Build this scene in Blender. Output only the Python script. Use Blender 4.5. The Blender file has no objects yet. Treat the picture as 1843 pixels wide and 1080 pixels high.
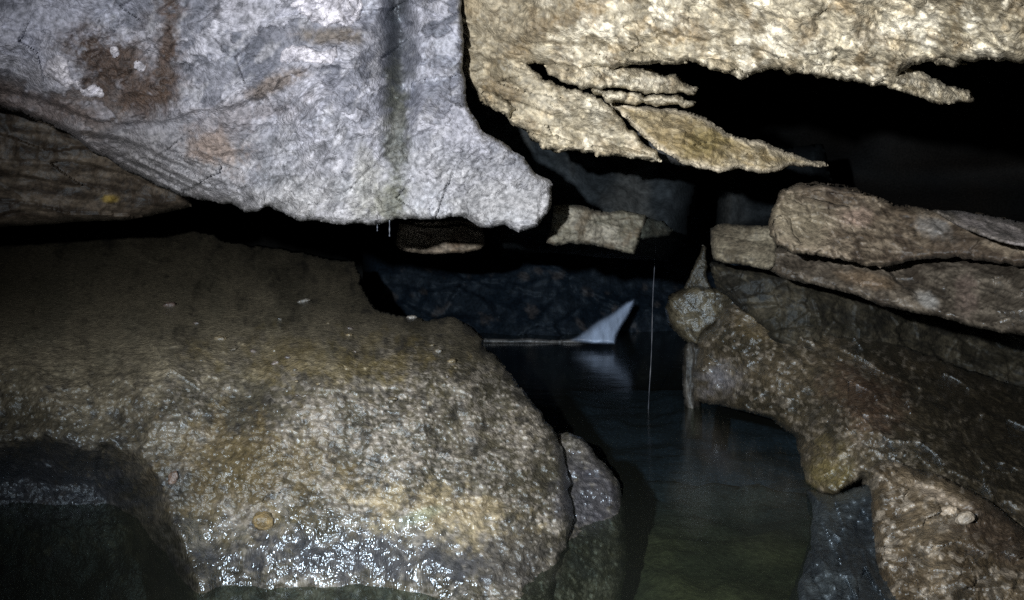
import bpy, math
import numpy as np
from mathutils import Vector

# ------------------------------------------------------------------ camera, world, light, exposure
sc = bpy.context.scene
F_PX, CX, CY = 1596.0, 921.5, 540.0          # focal length and centre in photograph pixels
CAM_H, PITCH = 0.9, math.atan(140 / 1596.0)  # eye 0.9 m above the pool, tilted slightly down

cam_d = bpy.data.cameras.new('camera')
cam_d.sensor_width = 36.0
cam_d.lens = 36.0 * F_PX / 1843.0
cam_d.clip_start, cam_d.clip_end = 0.05, 200.0
cam = bpy.data.objects.new('camera', cam_d)
sc.collection.objects.link(cam)
cam.location = (0, 0, CAM_H)
cam.rotation_euler = (math.pi / 2 - PITCH, 0, 0)
sc.camera = cam

world = bpy.data.worlds.new('World')
sc.world = world
world.use_nodes = True
bg = world.node_tree.nodes['Background']
bg.inputs[0].default_value = (0.5, 0.65, 1.0, 1)
bg.inputs[1].default_value = 0.0008          # deep inside a cave: next to no daylight

# the caver's torch, held out to the left of the camera: the only light of the place
ld = bpy.data.lights.new('head_torch', 'SPOT')
ld.energy = 680.0
ld.color = (1.0, 0.975, 0.94)
ld.spot_size = math.radians(90)
ld.spot_blend = 1.0
ld.shadow_soft_size = 0.022
lamp = bpy.data.objects.new('head_torch', ld)
sc.collection.objects.link(lamp)
lamp.location = (-0.46, -0.05, CAM_H + 0.24)
_aim = Vector((0.24, 3.0, 1.12))
lamp.rotation_euler = (_aim - lamp.location).to_track_quat('-Z', 'Y').to_euler()

vs = sc.view_settings
vs.view_transform = 'Standard'
vs.look = 'None'
vs.exposure = 0.18
vs.gamma = 1.0
vs.use_curve_mapping = False
sc.cycles.max_bounces = 4
sc.cycles.diffuse_bounces = 2
sc.cycles.glossy_bounces = 3
sc.cycles.transparent_max_bounces = 12
sc.cycles.use_denoising = False
sc.cycles.sample_clamp_direct = 12.0
sc.cycles.sample_clamp_indirect = 2.0

# ------------------------------------------------------------------ numpy noise
SP, CP = math.sin(PITCH), math.cos(PITCH)


def unproject(x, y, z):
    """photograph pixel + distance along the view axis -> place in the cave (metres)"""
    a = (x - CX) / F_PX
    b = (CY - y) / F_PX
    return np.stack([z * a, z * (CP + SP * b), CAM_H + z * (-SP + CP * b)], -1)


def water_z(y):
    return CAM_H / (SP + CP * (y - CY) / F_PX)


def _hash(ix, iy, iz, s):
    h = (ix.astype(np.uint32) * np.uint32(374761393) + iy.astype(np.uint32) * np.uint32(668265263)
         + iz.astype(np.uint32) * np.uint32(2147483647) + np.uint32(s * 144665 + 9176))
    h = (h ^ (h >> np.uint32(13))) * np.uint32(1274126177)
    h = h ^ (h >> np.uint32(16))
    h = h * np.uint32(2246822519)
    return h ^ (h >> np.uint32(15))


def gnoise(p, s=0):
    p = p.astype(np.float32)
    i = np.floor(p)
    f = p - i
    i = i.astype(np.int64) & 0xffffffff
    u = f * f * f * (f * (f * 6 - 15) + 10)
    out = 0
    for dx in (0, 1):
        wx = u[:, 0] if dx else 1 - u[:, 0]
        for dy in (0, 1):
            wy = u[:, 1] if dy else 1 - u[:, 1]
            for dz in (0, 1):
                wz = u[:, 2] if dz else 1 - u[:, 2]
                h = _hash(i[:, 0] + dx, i[:, 1] + dy, i[:, 2] + dz, s)
                gx = ((h & 1023).astype(np.float32) / 511.5 - 1)
                gy = (((h >> np.uint32(10)) & 1023).astype(np.float32) / 511.5 - 1)
                gz = (((h >> np.uint32(20)) & 1023).astype(np.float32) / 511.5 - 1)
                out = out + wx * wy * wz * (gx * (f[:, 0] - dx) + gy * (f[:, 1] - dy) + gz * (f[:, 2] - dz))
    return out * 1.25


def fbm(p, o=4, s=0, g=0.5, lac=2.03):
    a, t = 1.0, 0.0
    for k in range(o):
        t = t + a * gnoise(p, s + k * 7)
        p = p * lac + 3.7
        a *= g
    return t


def ridged(p, o=4, s=0, g=0.5):
    a, t = 1.0, 0.0
    for k in range(o):
        t = t + a * (1 - 2 * np.abs(gnoise(p, s + k * 7)))
        p = p * 2.07 + 1.3
        a *= g
    return t


def worley(p, s=0):
    """2-D cells on the first two axes: distance to the nearest and second nearest point, cell id"""
    i = np.floor(p[:, :2]).astype(np.int64)
    d1 = np.full(len(p), 9.0); d2 = np.full(len(p), 9.0); cid = np.zeros(len(p))
    for dx in (-1, 0, 1):
        for dy in (-1, 0, 1):
            c = i + (dx, dy)
            h = _hash(c[:, 0] & 0xffffffff, c[:, 1] & 0xffffffff, np.zeros(len(p), np.int64), s)
            px = c[:, 0] + (h & 1023) / 1023.0
            py = c[:, 1] + ((h >> np.uint32(10)) & 1023) / 1023.0
            d = np.hypot(px - p[:, 0], py - p[:, 1])
            near = d < d1
            d2 = np.where(near, d1, np.minimum(d2, d))
            cid = np.where(near, ((h >> np.uint32(20)) & 1023) / 1023.0, cid)
            d1 = np.where(near, d, d1)
    return d1, d2, cid


def facets(P, x, y, deg, cu, cv, s, warp=0.35):
    """broken stone: every chip of about cu x cv pixels has its own height (first) and its own slant (second)"""
    u, v = rot2(x, y, deg)
    q = np.c_[u / cu + warp * fbm(P * 120 / cu + 1.7, 3, s), v / cv + warp * fbm(P * 120 / cv + 5.1, 3, s + 1)]
    i = np.floor(q).astype(np.int64)
    best = np.full(len(x), 9.0); hh = np.zeros(len(x)); sl = np.zeros(len(x))
    for dx in (-1, 0, 1):
        for dy in (-1, 0, 1):
            c = i + (dx, dy)
            h = _hash(c[:, 0] & 0xffffffff, c[:, 1] & 0xffffffff, np.zeros(len(x), np.int64), s + 2)
            g = _hash(c[:, 0] & 0xffffffff, c[:, 1] & 0xffffffff, np.ones(len(x), np.int64), s + 3)
            ox = q[:, 0] - c[:, 0] - (h & 1023) / 1023.0
            oy = q[:, 1] - c[:, 1] - ((h >> np.uint32(10)) & 1023) / 1023.0
            d = ox * ox + oy * oy
            n = d < best
            best = np.where(n, d, best)
            hh = np.where(n, ((h >> np.uint32(20)) & 1023) / 1023.0 - 0.5, hh)
            sl = np.where(n, ox * ((g & 1023) / 511.5 - 1) + oy * (((g >> np.uint32(10)) & 1023) / 511.5 - 1), sl)
    return hh, sl


def smooth(a, b, x):
    t = np.clip((x - a) / (b - a), 0, 1)
    return t * t * (3 - 2 * t)


def terrace(h, n, sharp=0.25):
    k = np.floor(h * n)
    f = h * n - k
    return (k + smooth(0.5 - sharp, 0.5 + sharp, f)) / n


def rot2(X, Y, deg):
    c, s = math.cos(math.radians(deg)), math.sin(math.radians(deg))
    return X * c + Y * s, -X * s + Y * c


def polysd(X, Y, poly):
    """signed distance in pixels to a closed outline, negative inside"""
    poly = np.asarray(poly, float)
    d = np.full(X.shape, 1e9); inside = np.zeros(X.shape, bool)
    n = len(poly)
    for k in range(n):
        a, b = poly[k], poly[(k + 1) % n]
        e = b - a
        wx, wy = X - a[0], Y - a[1]
        t = np.clip((wx * e[0] + wy * e[1]) / max(e @ e, 1e-9), 0, 1)
        d = np.minimum(d, (wx - t * e[0]) ** 2 + (wy - t * e[1]) ** 2)
        if a[1] != b[1]:
            c = (a[1] > Y) != (b[1] > Y)
            inside ^= c & (X < e[0] * (Y - a[1]) / e[1] + a[0])
    d = np.sqrt(d)
    return np.where(inside, -d, d)


def linedist(X, Y, pts):
    """distance to an open line, and signed side (positive below / right of it in the picture)"""
    d = np.full(X.shape, 1e9); side = np.zeros(X.shape); par = np.zeros(X.shape)
    pts = np.asarray(pts, float)
    for k in range(len(pts) - 1):
        a, e = pts[k], pts[k + 1] - pts[k]
        wx, wy = X - a[0], Y - a[1]
        t = np.clip((wx * e[0] + wy * e[1]) / (e @ e), 0, 1)
        q = np.hypot(wx - t * e[0], wy - t * e[1])
        near = q < d
        side = np.where(near, np.sign(e[0] * wy - e[1] * wx), side)
        par = np.where(near, (k + t) / (len(pts) - 1), par)
        d = np.where(near, q, d)
    return d, side, par


class TPS:
    def __init__(self, ctrl, lam=0.02):
        c = np.asarray(ctrl, float)
        self.p = c[:, :2] / 500.0
        n = len(c)
        r = np.hypot(*(self.p[:, None] - self.p[None]).transpose(2, 0, 1))
        K = np.where(r > 0, r * r * np.log(np.maximum(r, 1e-9)), 0) + lam * np.eye(n)
        Pm = np.c_[np.ones(n), self.p]
        A = np.block([[K, Pm], [Pm.T, np.zeros((3, 3))]])
        self.w = np.linalg.solve(A, np.r_[c[:, 2], 0, 0, 0])
        self.lo, self.hi = c[:, 2].min() - 0.12, c[:, 2].max() + 0.12

    def __call__(self, X, Y):
        out = self.w[-3] + self.w[-2] * X / 500 + self.w[-1] * Y / 500
        for (px, py), w in zip(self.p, self.w):
            r2 = (X / 500 - px) ** 2 + (Y / 500 - py) ** 2
            out = out + w * 0.5 * r2 * np.log(np.maximum(r2, 1e-12))
        return np.clip(out, self.lo, self.hi)


# ------------------------------------------------------------------ materials
def rock_material(name, grain=240.0, bump=0.5, dry=0.75, wet=0.28, spec=0.4, dist=0.004, film=0.5, ripple=0):
    m = bpy.data.materials.new(name)
    m.use_nodes = True
    nt = m.node_tree; N = nt.nodes; L = nt.links
    b = N['Principled BSDF']
    at = N.new('ShaderNodeAttribute'); at.attribute_name = 'tone'
    aw = N.new('ShaderNodeAttribute'); aw.attribute_name = 'wet'
    geo = N.new('ShaderNodeNewGeometry')
    n1 = N.new('ShaderNodeTexNoise'); n1.inputs['Scale'].default_value = grain
    n1.inputs['Detail'].default_value = 3; n1.inputs['Roughness'].default_value = 0.65
    n2 = N.new('ShaderNodeTexVoronoi'); n2.inputs['Scale'].default_value = grain * 0.55
    n3 = N.new('ShaderNodeTexNoise'); n3.inputs['Scale'].default_value = grain * 0.33
    n3.inputs['Detail'].default_value = 4
    for n in (n1, n2, n3):
        L.new(geo.outputs['Position'], n.inputs['Vector'])
    # colour: the rock's own tone with fine mineral speckle
    mr = N.new('ShaderNodeMapRange'); mr.inputs[1].default_value = 0.3; mr.inputs[2].default_value = 0.7
    mr.inputs[3].default_value = 0.55; mr.inputs[4].default_value = 1.45
    L.new(n3.outputs['Fac'], mr.inputs[0])
    mx = N.new('ShaderNodeMix'); mx.data_type = 'RGBA'; mx.blend_type = 'MULTIPLY'
    mx.inputs[0].default_value = 1.0
    L.new(at.outputs['Color'], mx.inputs[6]); L.new(mr.outputs[0], mx.inputs[7])
    L.new(mx.outputs[2], b.inputs['Base Color'])
    rr = N.new('ShaderNodeMapRange')
    rr.inputs[3].default_value = dry; rr.inputs[4].default_value = wet
    L.new(aw.outputs['Fac'], rr.inputs[0])
    L.new(rr.outputs[0], b.inputs['Roughness'])
    b.inputs['Specular IOR Level'].default_value = spec
    cw = N.new('ShaderNodeMapRange'); cw.inputs[1].default_value = 0.3; cw.inputs[2].default_value = 1.0
    cw.inputs[3].default_value = 0.0; cw.inputs[4].default_value = film
    L.new(aw.outputs['Fac'], cw.inputs[0]); L.new(cw.outputs[0], b.inputs['Coat Weight'])
    b.inputs['Coat Roughness'].default_value = 0.30
    b.inputs['Coat IOR'].default_value = 1.4
    b.inputs['Coat Tint'].default_value = (0.86, 0.93, 1.0, 1)
    b.inputs['Specular Tint'].default_value = (0.62, 0.81, 1.0, 1)
    ad = N.new('ShaderNodeMath'); ad.operation = 'MULTIPLY_ADD'; ad.inputs[1].default_value = -0.6
    L.new(n2.outputs['Distance'], ad.inputs[0]); L.new(n1.outputs['Fac'], ad.inputs[2])
    bs = N.new('ShaderNodeMapRange'); bs.inputs[1].default_value = 0.3; bs.inputs[2].default_value = 1.0
    bs.inputs[3].default_value = bump; bs.inputs[4].default_value = bump * 0.12
    L.new(aw.outputs['Fac'], bs.inputs[0])
    bp = N.new('ShaderNodeBump'); bp.inputs['Distance'].default_value = dist
    L.new(bs.outputs[0], bp.inputs['Strength'])
    L.new(ad.outputs[0], bp.inputs['Height'])
    if ripple:
        mp = N.new('ShaderNodeMapping'); mp.inputs['Scale'].default_value = (1.0, 1.0, 0.3); mp.inputs['Rotation'].default_value = (0, 0.18, 0)
        n4 = N.new('ShaderNodeTexNoise'); n4.inputs['Scale'].default_value = ripple; n4.inputs['Detail'].default_value = 1.0
        L.new(geo.outputs['Position'], mp.inputs[0]); L.new(mp.outputs[0], n4.inputs['Vector'])
        b2 = N.new('ShaderNodeBump'); b2.inputs['Distance'].default_value = 0.006
        L.new(cw.outputs[0], b2.inputs['Strength']); L.new(n4.outputs['Fac'], b2.inputs['Height']); L.new(bp.outputs[0], b2.inputs['Normal'])
        bp = b2
    L.new(bp.outputs[0], b.inputs['Normal']); L.new(bp.outputs[0], b.inputs['Coat Normal'])
    return m


MAT = {
    'limestone': rock_material('grey_limestone', 210, 0.8, 0.7, 0.3, 0.4, 0.006),
    'cream': rock_material('cream_flaky_limestone', 170, 0.7, 0.65, 0.3, 0.4, 0.006),
    'boulder': rock_material('gritty_wet_boulder', 150, 0.7, 0.46, 0.22, 1.0, 0.007, 0.75, 170),
    'slab': rock_material('brown_bedded_rock', 200, 0.5, 0.7, 0.25, 0.4),
    'dark': rock_material('dark_wet_rock', 120, 0.6, 0.7, 0.3, 0.3),
}

# ------------------------------------------------------------------ relief builder
COL = sc.collection
SURF = {}


def link(o, parent=None):
    COL.objects.link(o)
    if parent is not None:
        o.parent = parent
    return o


def tag(o, label=None, cat=None, group=None, kind=None):
    if label:
        o['label'] = label
        o['kind'] = 'thing'
    if cat: o['category'] = cat
    if group: o['group'] = group
    if kind: o['kind'] = kind
    return o


def thing(name, label, cat, x, y, z):
    o = bpy.data.objects.new(name, None)
    link(o)
    p = unproject(np.array([x]), np.array([y]), np.array([z]))[0]
    o.location = p
    o['_org'] = [float(v) for v in p]
    return tag(o, label, cat, kind='thing')


def mesh_object(name, V, faces, mat, tone=None, wet=None, parent=None, smooth_shade=True):
    V = np.asarray(V, float)
    me = bpy.data.meshes.new(name)
    if parent is None:
        org = np.array([V[:, 0].mean(), V[:, 1].mean(), V[:, 2].min()])
    else:
        org = V.mean(0)
    ploc = np.array(parent['_org']) if parent is not None else np.zeros(3)
    Vl = (V - org).astype(np.float32)
    tri = [np.asarray(f, np.int32) for f in faces if len(f)]
    me.vertices.add(len(Vl)); me.vertices.foreach_set('co', Vl.ravel())
    loops = np.concatenate([t.ravel() for t in tri])
    sizes = np.concatenate([np.full(len(t), t.shape[1], np.int32) for t in tri])
    me.loops.add(len(loops)); me.loops.foreach_set('vertex_index', loops)
    me.polygons.add(len(sizes))
    me.polygons.foreach_set('loop_start', np.r_[0, np.cumsum(sizes)[:-1]].astype(np.int32))
    me.polygons.foreach_set('loop_total', sizes)
    me.polygons.foreach_set('use_smooth', np.full(len(sizes), smooth_shade))
    me.update(calc_edges=True)
    if tone is not None:
        a = me.attributes.new('tone', 'FLOAT_COLOR', 'POINT')
        a.data.foreach_set('color', np.c_[np.clip(tone, 0.003, 0.9), np.ones(len(tone))].astype(np.float32).ravel())
    if wet is not None:
        a = me.attributes.new('wet', 'FLOAT', 'POINT')
        a.data.foreach_set('value', np.clip(wet, 0, 1).astype(np.float32))
    me.materials.append(mat)
    o = bpy.data.objects.new(name, me)
    link(o, parent)
    o.location = org - ploc
    o['_org'] = [float(v) for v in org]
    return o


def axis(lo, hi, flo, fhi, step):
    """grid lines: fine inside the picture, coarser outside it"""
    lo_f, hi_f = max(lo, flo), min(hi, fhi)
    out = [np.arange(lo_f, hi_f + step, step)]
    if lo < flo:
        k = np.arange(1, 200); g = flo - np.cumsum(step * 1.12 ** np.minimum(k, 22))
        out.insert(0, g[g > lo - 30][::-1])
    if hi > fhi:
        k = np.arange(1, 200); g = out[-1][-1] + np.cumsum(step * 1.12 ** np.minimum(k, 22))
        out.append(g[g < hi + 30])
    return np.concatenate(out)


def relief(name, outline, depth, step=2.6, rim=(40, 0.15), back=(120, 0.5), edge=(3, 14),
           disp=None, tone=None, wet=None, mat='limestone', parent=None, seed=0, zref=3.0, edge2=None):
    """A closed rock: a front face whose distance is depth(x, y), rounded off at its rim, and a back face behind it."""
    o_ = np.asarray(outline, float)
    x0, y0 = o_.min(0) - 8; x1, y1 = o_.max(0) + 8
    xs = axis(x0, x1, -40, 1883, step); ys = axis(y0, y1, -40, 1120, step)
    X, Y = np.meshgrid(xs, ys)
    sh = X.shape
    x, y = X.ravel(), Y.ravel()
    sd = polysd(x, y, outline)
    q = np.c_[x, y, np.full(len(x), seed * 13.1)]
    near = np.abs(sd) < 60
    nz = np.zeros(len(x))
    nz[near] = edge[0] * fbm(q[near] / (1.5 * edge[1]), 3, seed + 3, 0.42)
    if edge2:
        nz[near] += edge2[0] * fbm(q[near] / edge2[1], 2, seed + 5, 0.6)
    sd = sd + nz
    sdg = sd.reshape(sh)
    inside = (sdg < 0)
    # border vertices slide onto the outline
    gy, gx = np.gradient(sdg, ys, xs)
    pad = np.pad(inside, 1)
    allin = pad[:-2, 1:-1] & pad[2:, 1:-1] & pad[1:-1, :-2] & pad[1:-1, 2:] & pad[:-2, :-2] & pad[2:, 2:] & pad[:-2, 2:] & pad[2:, :-2]
    border = inside & ~allin
    g2 = np.maximum(gx ** 2 + gy ** 2, 0.25)
    mv = np.where(border, np.clip(-sdg, 0, step * 1.3), 0)
    X = X + mv * gx / np.sqrt(g2); Y = Y + mv * gy / np.sqrt(g2)
    sdg = np.where(border, 0, sdg)
    idx = np.full(sh, -1); sel = inside
    idx[sel] = np.arange(sel.sum())
    x, y, s, bd = X[sel], Y[sel], -sdg[sel], border[sel]
    base = depth(x, y)
    P0 = unproject(x, y, np.full(len(x), zref))
    e = np.clip(s / rim[0], 0, 1)
    d = base + rim[1] * (1 - np.sqrt(np.maximum(1 - (1 - e) ** 2, 0)))
    if disp is not None:
        d = d - disp(P0, x, y, s)
    d = np.maximum(d, 0.7)
    e2 = np.clip(s / back[0], 0, 1)
    db = d + back[1] * np.sqrt(np.maximum(1 - (1 - e2) ** 2, 0)) + 0.002
    V = unproject(x, y, d)
    inner = ~bd
    Vb = unproject(x[inner], y[inner], db[inner])
    bi = np.arange(len(x)); bi[inner] = len(x) + np.arange(inner.sum())
    a, b, c, dd = idx[:-1, :-1], idx[:-1, 1:], idx[1:, 1:], idx[1:, :-1]
    cnt = (a >= 0).astype(int) + (b >= 0) + (c >= 0) + (dd >= 0)
    m4 = cnt == 4
    quads = np.stack([a[m4], dd[m4], c[m4], b[m4]], 1)
    tris = []
    for miss, three in ((a, (dd, c, b)), (b, (a, dd, c)), (c, (a, dd, b)), (dd, (a, c, b))):
        mm = (cnt == 3) & (miss < 0)
        tris.append(np.stack([t[mm] for t in three], 1))
    tris = np.concatenate(tris)
    bq = bi[quads][:, ::-1]; bt = bi[tris][:, ::-1]
    okq = ~(bd[quads].all(1)); okt = ~(bd[tris].all(1))
    quads_b, tris_b = bq[okq], bt[okt]
    T = tone(P0, x, y, s) if tone is not None else np.full((len(x), 3), 0.2)
    W = wet(P0, x, y, s) if wet is not None else np.zeros(len(x))
    W = np.where(V[:, 2] < 0, 0.0, W)          # no surface film below the water
    T = np.concatenate([T, T[inner]]); W = np.concatenate([W, W[inner]])
    o = mesh_object(name, np.concatenate([V, Vb]), [quads, tris, quads_b, tris_b], MAT[mat], T, W, parent)
    grid = np.full(sh, np.nan); grid[sel] = d
    SURF[o.name] = (xs, ys, grid, parent)
    return o


def surf(o):
    xs, ys, g, _ = SURF[o.name]
    def look(x, y):
        i = np.clip(np.searchsorted(ys, y), 0, len(ys) - 1); j = np.clip(np.searchsorted(xs, x), 0, len(xs) - 1)
        v = g[i, j]
        return np.where(np.isnan(v), np.nanmean(g), v)
    return look


def patch(name, rock, outline, rise, sink=0.02, step=2.4, soft=14, edge=(3, 12), disp=None, tone=None, wet=None, mat='limestone', seed=1, thick=0.04):
    """a crust, flake or bed that sits on a rock and stands proud of it"""
    base = surf(rock)
    return relief(name, outline, lambda x, y: base(x, y) - rise, step, (soft, rise + sink), (soft, thick), edge,
                  disp, tone, wet, mat, rock.parent or rock, seed)


def mixc(a, b, t):
    t = np.atleast_1d(np.asarray(t, float))[:, None]
    return np.asarray(a) * (1 - t) + np.asarray(b) * t


def stain_or_shading(T, P, x, y, cx, cy, rx, ry, deg, col, k=1.0, rough=0.6, s=0, scale=9.0):
    u, v = rot2(x - cx, y - cy, deg)
    r = np.hypot(u / rx, v / ry) + 0.8 * rough * fbm(P * scale, 5, 200 + s, 0.65)
    fleck = smooth(-0.55, 0.25, fbm(P * 38, 3, 260 + s, 0.6) + 0.9 * (0.9 - r))
    return mixc(T, col, k * smooth(1.35, 0.35, r) * (0.25 + 0.75 * fleck))


# ------------------------------------------------------------------ the setting: water, bed, far walls
def flat_mat(name, col, rough=0.6):
    m = bpy.data.materials.new(name); m.use_nodes = True
    b = m.node_tree.nodes['Principled BSDF']
    b.inputs['Base Color'].default_value = (*col, 1); b.inputs['Roughness'].default_value = rough
    return m


def water_material():
    m = bpy.data.materials.new('still_pool_water'); m.use_nodes = True
    nt = m.node_tree; N = nt.nodes; L = nt.links
    N.remove(N['Principled BSDF'])
    out = N['Material Output']
    geo = N.new('ShaderNodeNewGeometry')
    nz = N.new('ShaderNodeTexNoise'); nz.inputs['Scale'].default_value = 5.0; nz.inputs['Detail'].default_value = 3
    L.new(geo.outputs['Position'], nz.inputs['Vector'])
    bp = N.new('ShaderNodeBump'); bp.inputs['Strength'].default_value = 0.12; bp.inputs['Distance'].default_value = 0.02
    L.new(nz.outputs['Fac'], bp.inputs['Height'])
    # Schlick reflectance of a water surface, the same from above and below
    dt = N.new('ShaderNodeVectorMath'); dt.operation = 'DOT_PRODUCT'
    L.new(geo.outputs['Incoming'], dt.inputs[0]); L.new(bp.outputs[0], dt.inputs[1])
    ab = N.new('ShaderNodeMath'); ab.operation = 'ABSOLUTE'; L.new(dt.outputs['Value'], ab.inputs[0])
    om = N.new('ShaderNodeMath'); om.operation = 'SUBTRACT'; om.use_clamp = True; om.inputs[0].default_value = 1.0; L.new(ab.outputs[0], om.inputs[1])
    pw = N.new('ShaderNodeMath'); pw.operation = 'POWER'; pw.inputs[1].default_value = 5.0; L.new(om.outputs[0], pw.inputs[0])
    fr = N.new('ShaderNodeMath'); fr.operation = 'MULTIPLY_ADD'; fr.inputs[1].default_value = 0.98; fr.inputs[2].default_value = 0.02
    L.new(pw.outputs[0], fr.inputs[0])
    tr = N.new('ShaderNodeBsdfTransparent'); tr.inputs[0].default_value = (0.50, 0.55, 0.50, 1)
    gl = N.new('ShaderNodeBsdfGlossy'); gl.inputs['Roughness'].default_value = 0.15
    L.new(bp.outputs[0], gl.inputs['Normal'])
    df = N.new('ShaderNodeBsdfDiffuse'); df.inputs[0].default_value = (0.13, 0.155, 0.135, 1)   # suspended silt
    mv = N.new('ShaderNodeMixShader'); mv.inputs[0].default_value = 0.07
    L.new(tr.outputs[0], mv.inputs[1]); L.new(df.outputs[0], mv.inputs[2])
    mx = N.new('ShaderNodeMixShader')
    L.new(fr.outputs[0], mx.inputs[0]); L.new(mv.outputs[0], mx.inputs[1]); L.new(gl.outputs[0], mx.inputs[2])
    L.new(mx.outputs[0], out.inputs['Surface'])
    return m


def sheet(name, x0, x1, y0, y1, n, m, zf, mat, tonef=None):
    xs = np.linspace(x0, x1, n); ys = np.linspace(y0, y1, m)
    X, Y = np.meshgrid(xs, ys)
    V = np.c_[X.ravel(), Y.ravel(), zf(X.ravel(), Y.ravel())]
    i = np.arange(n * m).reshape(m, n)
    q = np.stack([i[:-1, :-1], i[:-1, 1:], i[1:, 1:], i[1:, :-1]], -1).reshape(-1, 4)
    T = tonef(V) if tonef else None
    return tag(mesh_object(name, V, [q], mat, T, np.full(len(V), 0.3) if tonef else None), kind='structure')


MAT['water'] = water_material()
sheet('water', -7, 7, -2.5, 11, 30, 30, lambda x, y: 0.0 * x, MAT['water'])


def bed_z(x, y):
    p = np.c_[x, y, 0 * x]
    near = smooth(6.0, 2.6, y) * smooth(-0.6, 0.1, x)
    return -0.62 + 0.34 * near + 0.10 * fbm(p * 1.6, 4, 31) + 0.02 * fbm(p * 9, 3, 32)


def bed_tone(V):
    t = fbm(V * 2.2, 4, 33)
    T = mixc((0.17, 0.18, 0.105), (0.08, 0.095, 0.065), smooth(-0.4, 0.4, t))
    return mixc(T, (0.13, 0.22, 0.42), smooth(2.9, 5.2, V[:, 1]))  # far bed coloured blue to imitate the dim navy reflection on the pool


sheet('pool_bed', -7, 7, -2.5, 11, 220, 220, bed_z, MAT['dark'], bed_tone)


def cave_shell():
    n, m = 120, 70
    th = np.linspace(0, 2 * np.pi, n, endpoint=False); ph = np.linspace(-0.5 * np.pi + 0.05, 0.5 * np.pi - 0.05, m)
    A, B = np.meshgrid(th, ph)
    D = np.c_[(np.cos(A) * np.cos(B)).ravel(), (np.sin(A) * np.cos(B)).ravel(), np.sin(B).ravel()]
    r = 1 + 0.25 * fbm(D * 2.3, 4, 61)
    V = D * r[:, None] * np.array([9.0, 11.0, 5.0]) + np.array([0.5, 5.0, 1.0])
    i = np.arange(n * m).reshape(m, n); j = np.roll(i, -1, 1)
    q = np.stack([i[:-1], i[1:], j[1:], j[:-1]], -1).reshape(-1, 4)
    T = mixc((0.03, 0.028, 0.026), (0.018, 0.02, 0.022), smooth(-0.4, 0.4, fbm(V * 0.9, 4, 62)))
    tag(mesh_object('cave_wall', V, [q], MAT['dark'], T, np.zeros(len(V))), kind='structure')


cave_shell()


def disp_dark(P, x, y, s):
    u, v = rot2(x, y, 8)
    q = np.c_[u / 170, v / 45, 0 * x]
    return 0.16 * facets(P, x, y, 6, 200, 50, 790)[0] + 0.12 * facets(P, x, y, 6, 120, 60, 795)[1] + 0.04 * fbm(P * 9, 4, 72)


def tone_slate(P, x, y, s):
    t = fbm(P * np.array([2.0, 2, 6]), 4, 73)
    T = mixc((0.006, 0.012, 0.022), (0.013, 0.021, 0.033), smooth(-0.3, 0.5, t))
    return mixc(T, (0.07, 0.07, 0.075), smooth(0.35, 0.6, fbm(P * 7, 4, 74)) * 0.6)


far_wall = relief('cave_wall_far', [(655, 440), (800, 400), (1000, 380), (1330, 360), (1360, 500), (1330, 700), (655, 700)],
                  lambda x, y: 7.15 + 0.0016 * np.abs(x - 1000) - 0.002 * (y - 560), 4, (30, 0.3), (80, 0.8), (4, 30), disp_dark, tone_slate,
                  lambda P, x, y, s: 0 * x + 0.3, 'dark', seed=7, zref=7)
tag(far_wall, kind='structure')


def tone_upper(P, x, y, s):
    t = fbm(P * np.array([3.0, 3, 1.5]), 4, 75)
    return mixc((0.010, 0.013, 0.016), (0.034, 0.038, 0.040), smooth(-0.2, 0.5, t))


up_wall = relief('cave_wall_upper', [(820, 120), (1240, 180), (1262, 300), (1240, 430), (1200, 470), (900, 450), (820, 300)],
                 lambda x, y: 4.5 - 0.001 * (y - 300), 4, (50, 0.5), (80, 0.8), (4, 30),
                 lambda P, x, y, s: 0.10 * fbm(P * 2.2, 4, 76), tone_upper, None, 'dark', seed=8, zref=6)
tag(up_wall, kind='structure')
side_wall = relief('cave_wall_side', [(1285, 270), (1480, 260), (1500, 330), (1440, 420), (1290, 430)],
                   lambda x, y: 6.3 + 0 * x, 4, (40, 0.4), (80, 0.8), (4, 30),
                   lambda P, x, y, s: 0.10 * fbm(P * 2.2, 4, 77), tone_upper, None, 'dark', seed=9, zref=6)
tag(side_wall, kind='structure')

# ------------------------------------------------------------------ hanging rock, upper left
HANG = [(-420, -320), (842, -320), (834, 0), (832, 58), (834, 117), (838, 167), (850, 202), (868, 233), (904, 257), (920, 276),
        (943, 284), (959, 303), (982, 322), (996, 331), (994, 362), (982, 389), (967, 406), (932, 416), (908, 407), (881, 411), (831, 396),
        (780, 394), (733, 392), (700, 399), (663, 406), (609, 406), (545, 397), (486, 377), (440, 381), (408, 369), (323, 353),
        (233, 311), (160, 268), (109, 229), (40, 205), (0, 192), (-150, 150), (-420, 90)]
hang_depth = TPS([(-420, -320, 2.35), (-420, 90, 2.7), (0, 0, 2.62), (0, 180, 2.85), (300, 0, 2.66), (300, 180, 2.72), (230, 290, 2.9), (420, 360, 2.9),
                  (600, 0, 2.68), (600, 200, 2.7), (600, 395, 2.74), (834, 0, 2.74), (800, 200, 2.72), (960, 370, 2.76), (800, 390, 2.74),
                  (842, -320, 2.5), (300, -320, 2.35)])
LEDGE = [(-40, 158), (0, 163), (60, 175), (120, 190), (175, 215), (230, 226), (300, 222), (360, 203), (420, 180), (480, 165), (520, 138), (560, 118), (612, 120)]
BAND = [(-200, 130), (-40, 172), (60, 206), (150, 236), (233, 256), (300, 280), (380, 314), (430, 332), (470, 372)]


def plates(P):
    """islands of pale crust left standing on the worn face"""
    return smooth(0.06, 0.13, fbm(P * np.array([3.6, 3.6, 6.5]) + 8, 5, 400, 0.62))


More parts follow.
